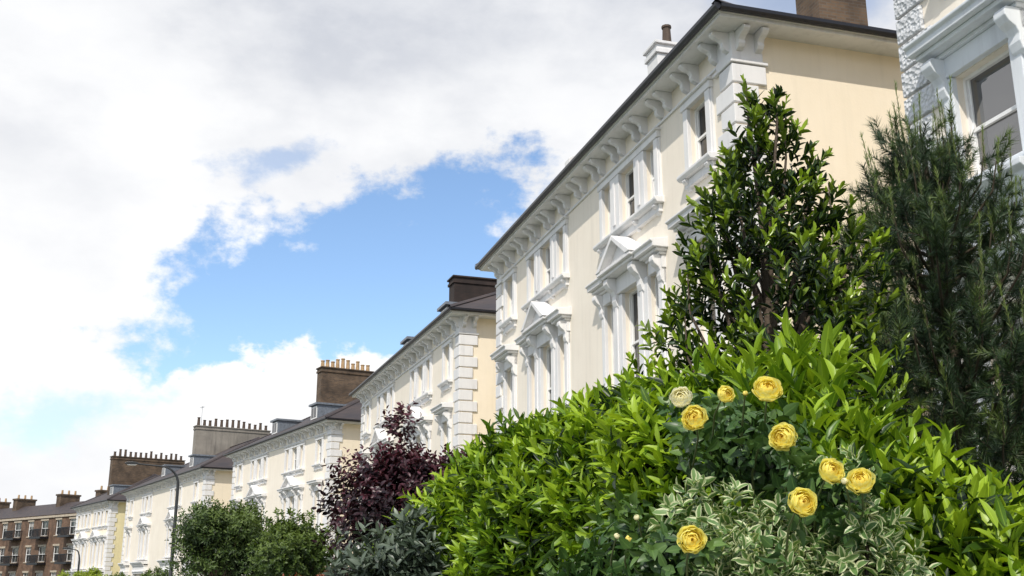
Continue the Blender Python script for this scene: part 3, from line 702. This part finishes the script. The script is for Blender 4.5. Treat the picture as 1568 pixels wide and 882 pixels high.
# ------------------------------------------------------------------ street lamps
LMP=plain('lamp_post_paint',(.02,.022,.024),.4,.1); LMPG=plain('lamp_lens',(.5,.5,.5),.2,.05)
def lamp(x,y,h,arm,dirx):
    g=gz(y)+.12; e=empty('street_lamp',(x,y,g))
    dx,dy=dirx; pts=[(0,0,0),(0,0,1.2),(0,0,1.25),(0,0,h-1.1)]; rad=[.13,.13,.10,.08]
    for i in range(1,9):
        a=math.pi/2*i/8; pts.append((dx*arm*.45*(1-math.cos(a)),dy*arm*.45*(1-math.cos(a)),h-1.1+.95*math.sin(a))); rad.append(.07-.003*i)
    pts.append((dx*arm,dy*arm,h-.05)); rad.append(.04)
    tubes('post_and_arm',[(pts,rad)],LMP,e,10)
    m=MB(); m.cyl(0,0,0,.25,.19,.16,12); m.obj('base',LMP,e)
    hx,hy=dx*(arm+.3),dy*(arm+.3)
    m=MB(); m.prism([(-.36,-.03),(-.3,.05),(-.05,.10),(.25,.08),(.38,0),(.3,-.05),(-.3,-.05)],-.13,.13,axis='y'); o=m.obj('lamp_head',LMP,e,.015); o.location=(hx,hy,h-.03); o.rotation_euler=(0,0,math.atan2(dy,dx))
    m=MB(); m.prism([(-.25,-.052),(.28,-.052),(.2,-.10),(-.18,-.10)],-.1,.1,axis='y'); o=m.obj('lens',LMPG,e,.01); o.location=(hx,hy,h-.03); o.rotation_euler=(0,0,math.atan2(dy,dx))
    return e
lamp(-17.75,58,8.8,2.2,(-.95,-.2)); lamp(-36.2,93,6.6,.8,(-.95,-.2))

# ------------------------------------------------------------------ camera, sun, sky
cam=bpy.data.cameras.new('camera'); co=bpy.data.objects.new('camera',cam); scene.collection.objects.link(co)
co.location=(0,0,1.6); co.rotation_euler=(math.radians(90+15.55),0,0); cam.sensor_width=36; cam.lens=37.9; cam.clip_end=4000; cam.clip_start=.05
scene.camera=co
el=math.radians(47); azs=math.radians(197)
ts=Vector((math.sin(azs)*math.cos(el),math.cos(azs)*math.cos(el),math.sin(el)))
sl=bpy.data.lights.new('sun','SUN'); sl.energy=3.7; sl.angle=math.radians(.6); sl.color=(1,.935,.84); so=bpy.data.objects.new('sun',sl); scene.collection.objects.link(so)
so.rotation_euler=ts.to_track_quat('Z','Y').to_euler()
w=bpy.data.worlds.new('World'); scene.world=w; w.use_nodes=True; nt=w.node_tree; nt.nodes.clear()
out=nd(nt,'ShaderNodeOutputWorld'); sky=nd(nt,'ShaderNodeTexSky'); sky.sky_type='NISHITA'; sky.sun_disc=False; sky.sun_elevation=el; sky.sun_rotation=azs; sky.dust_density=.6; sky.ozone_density=1.5
b1=nd(nt,'ShaderNodeBackground'); b1.inputs[1].default_value=.14; nt.links.new(mixc(nt,1.0,sky.outputs[0],(1.28,1.36,1.42),'MULTIPLY'),b1.inputs[0])
tc=nd(nt,'ShaderNodeTexCoord').outputs['Generated']; sp=nd(nt,'ShaderNodeSeparateXYZ'); nt.links.new(tc,sp.inputs[0]); X,Y,Z=sp.outputs
AZ=mth(nt,'MULTIPLY',mth(nt,'ARCTAN2',X,Y),57.2958); EL=mth(nt,'MULTIPLY',mth(nt,'ARCSINE',Z),57.2958)
n1=noise(nt,mapping(nt,tc,(1,1,1.5)),9,12,.60); n3=noise(nt,mapping(nt,tc,(1,1,1.3)),26,8,.6)
n1c=mth(nt,'ADD',mth(nt,'SUBTRACT',n1,.5),mth(nt,'MULTIPLY',mth(nt,'SUBTRACT',n3,.5),.45))
def hole(az0,el0,rot,ra,rb,amp,lo,hi):
    A=mth(nt,'SUBTRACT',AZ,az0);E=mth(nt,'SUBTRACT',EL,el0);c,s=math.cos(math.radians(rot)),math.sin(math.radians(rot))
    p=mth(nt,'ADD',mth(nt,'MULTIPLY',A,c/ra),mth(nt,'MULTIPLY',E,s/ra)); q=mth(nt,'ADD',mth(nt,'MULTIPLY',A,-s/rb),mth(nt,'MULTIPLY',E,c/rb))
    d=mth(nt,'SQRT',mth(nt,'ADD',mth(nt,'MULTIPLY',p,p),mth(nt,'MULTIPLY',q,q)))
    return mapr(nt,mth(nt,'ADD',d,mth(nt,'MULTIPLY',n1c,amp)),hi,lo,0,1,True)
h1=hole(-9.0,15.2,22,13.2,5.3,1.7,.74,1.05); h2=hole(-22.5,8.2,12,4.2,1.6,3.0,.4,1.25); h3=hole(-13.0,22.0,15,3.5,1.0,4.5,.0,1.0); h4=hole(17,31,0,5,3.5,1.5,.5,1.3)
bank=mth(nt,'SUBTRACT',12.2,mth(nt,'MULTIPLY',mth(nt,'ABSOLUTE',mth(nt,'ADD',AZ,11.0)),.36))
h1=mth(nt,'MULTIPLY',h1,mapr(nt,mth(nt,'ADD',mth(nt,'SUBTRACT',EL,bank),mth(nt,'MULTIPLY',n1c,7)),-.3,.5,0,1,True))
nb_=noise(nt,tc,2.2,6,.55); gen=mapr(nt,nb_,.52,.60,0,1,True)
away=mth(nt,'MAXIMUM',mapr(nt,EL,36,46,0,1),mapr(nt,mth(nt,'ABSOLUTE',AZ),38,50,0,1)); gen=mth(nt,'MULTIPLY',gen,away)
blue=mth(nt,'MAXIMUM',mth(nt,'MAXIMUM',h1,mth(nt,'MULTIPLY',h2,.65)),mth(nt,'MAXIMUM',mth(nt,'MAXIMUM',mth(nt,'MULTIPLY',h3,.6),mth(nt,'MULTIPLY',h4,.5)),gen))
n2=noise(nt,mapping(nt,tc,(1,1,1.8)),4.5,9,.55)
hi_=mapr(nt,EL,18,31,0,.78); sh_=mth(nt,'ADD',mapr(nt,n2,.42,.70,0,.36),mth(nt,'MULTIPLY',hi_,mapr(nt,n2,.3,.6,.35,1.0)))
lowg=mapr(nt,EL,3,9,.12,0)
ccol=mixc(nt,mth(nt,'ADD',sh_,lowg),(1.0,1.0,1.0),(.52,.55,.62))
b2=nd(nt,'ShaderNodeBackground'); nt.links.new(ccol,b2.inputs[0]); b2.inputs[1].default_value=1.10
mx=nd(nt,'ShaderNodeMixShader'); nt.links.new(blue,mx.inputs[0]); nt.links.new(b2.outputs[0],mx.inputs[1]); nt.links.new(b1.outputs[0],mx.inputs[2]); nt.links.new(mx.outputs[0],out.inputs[0])
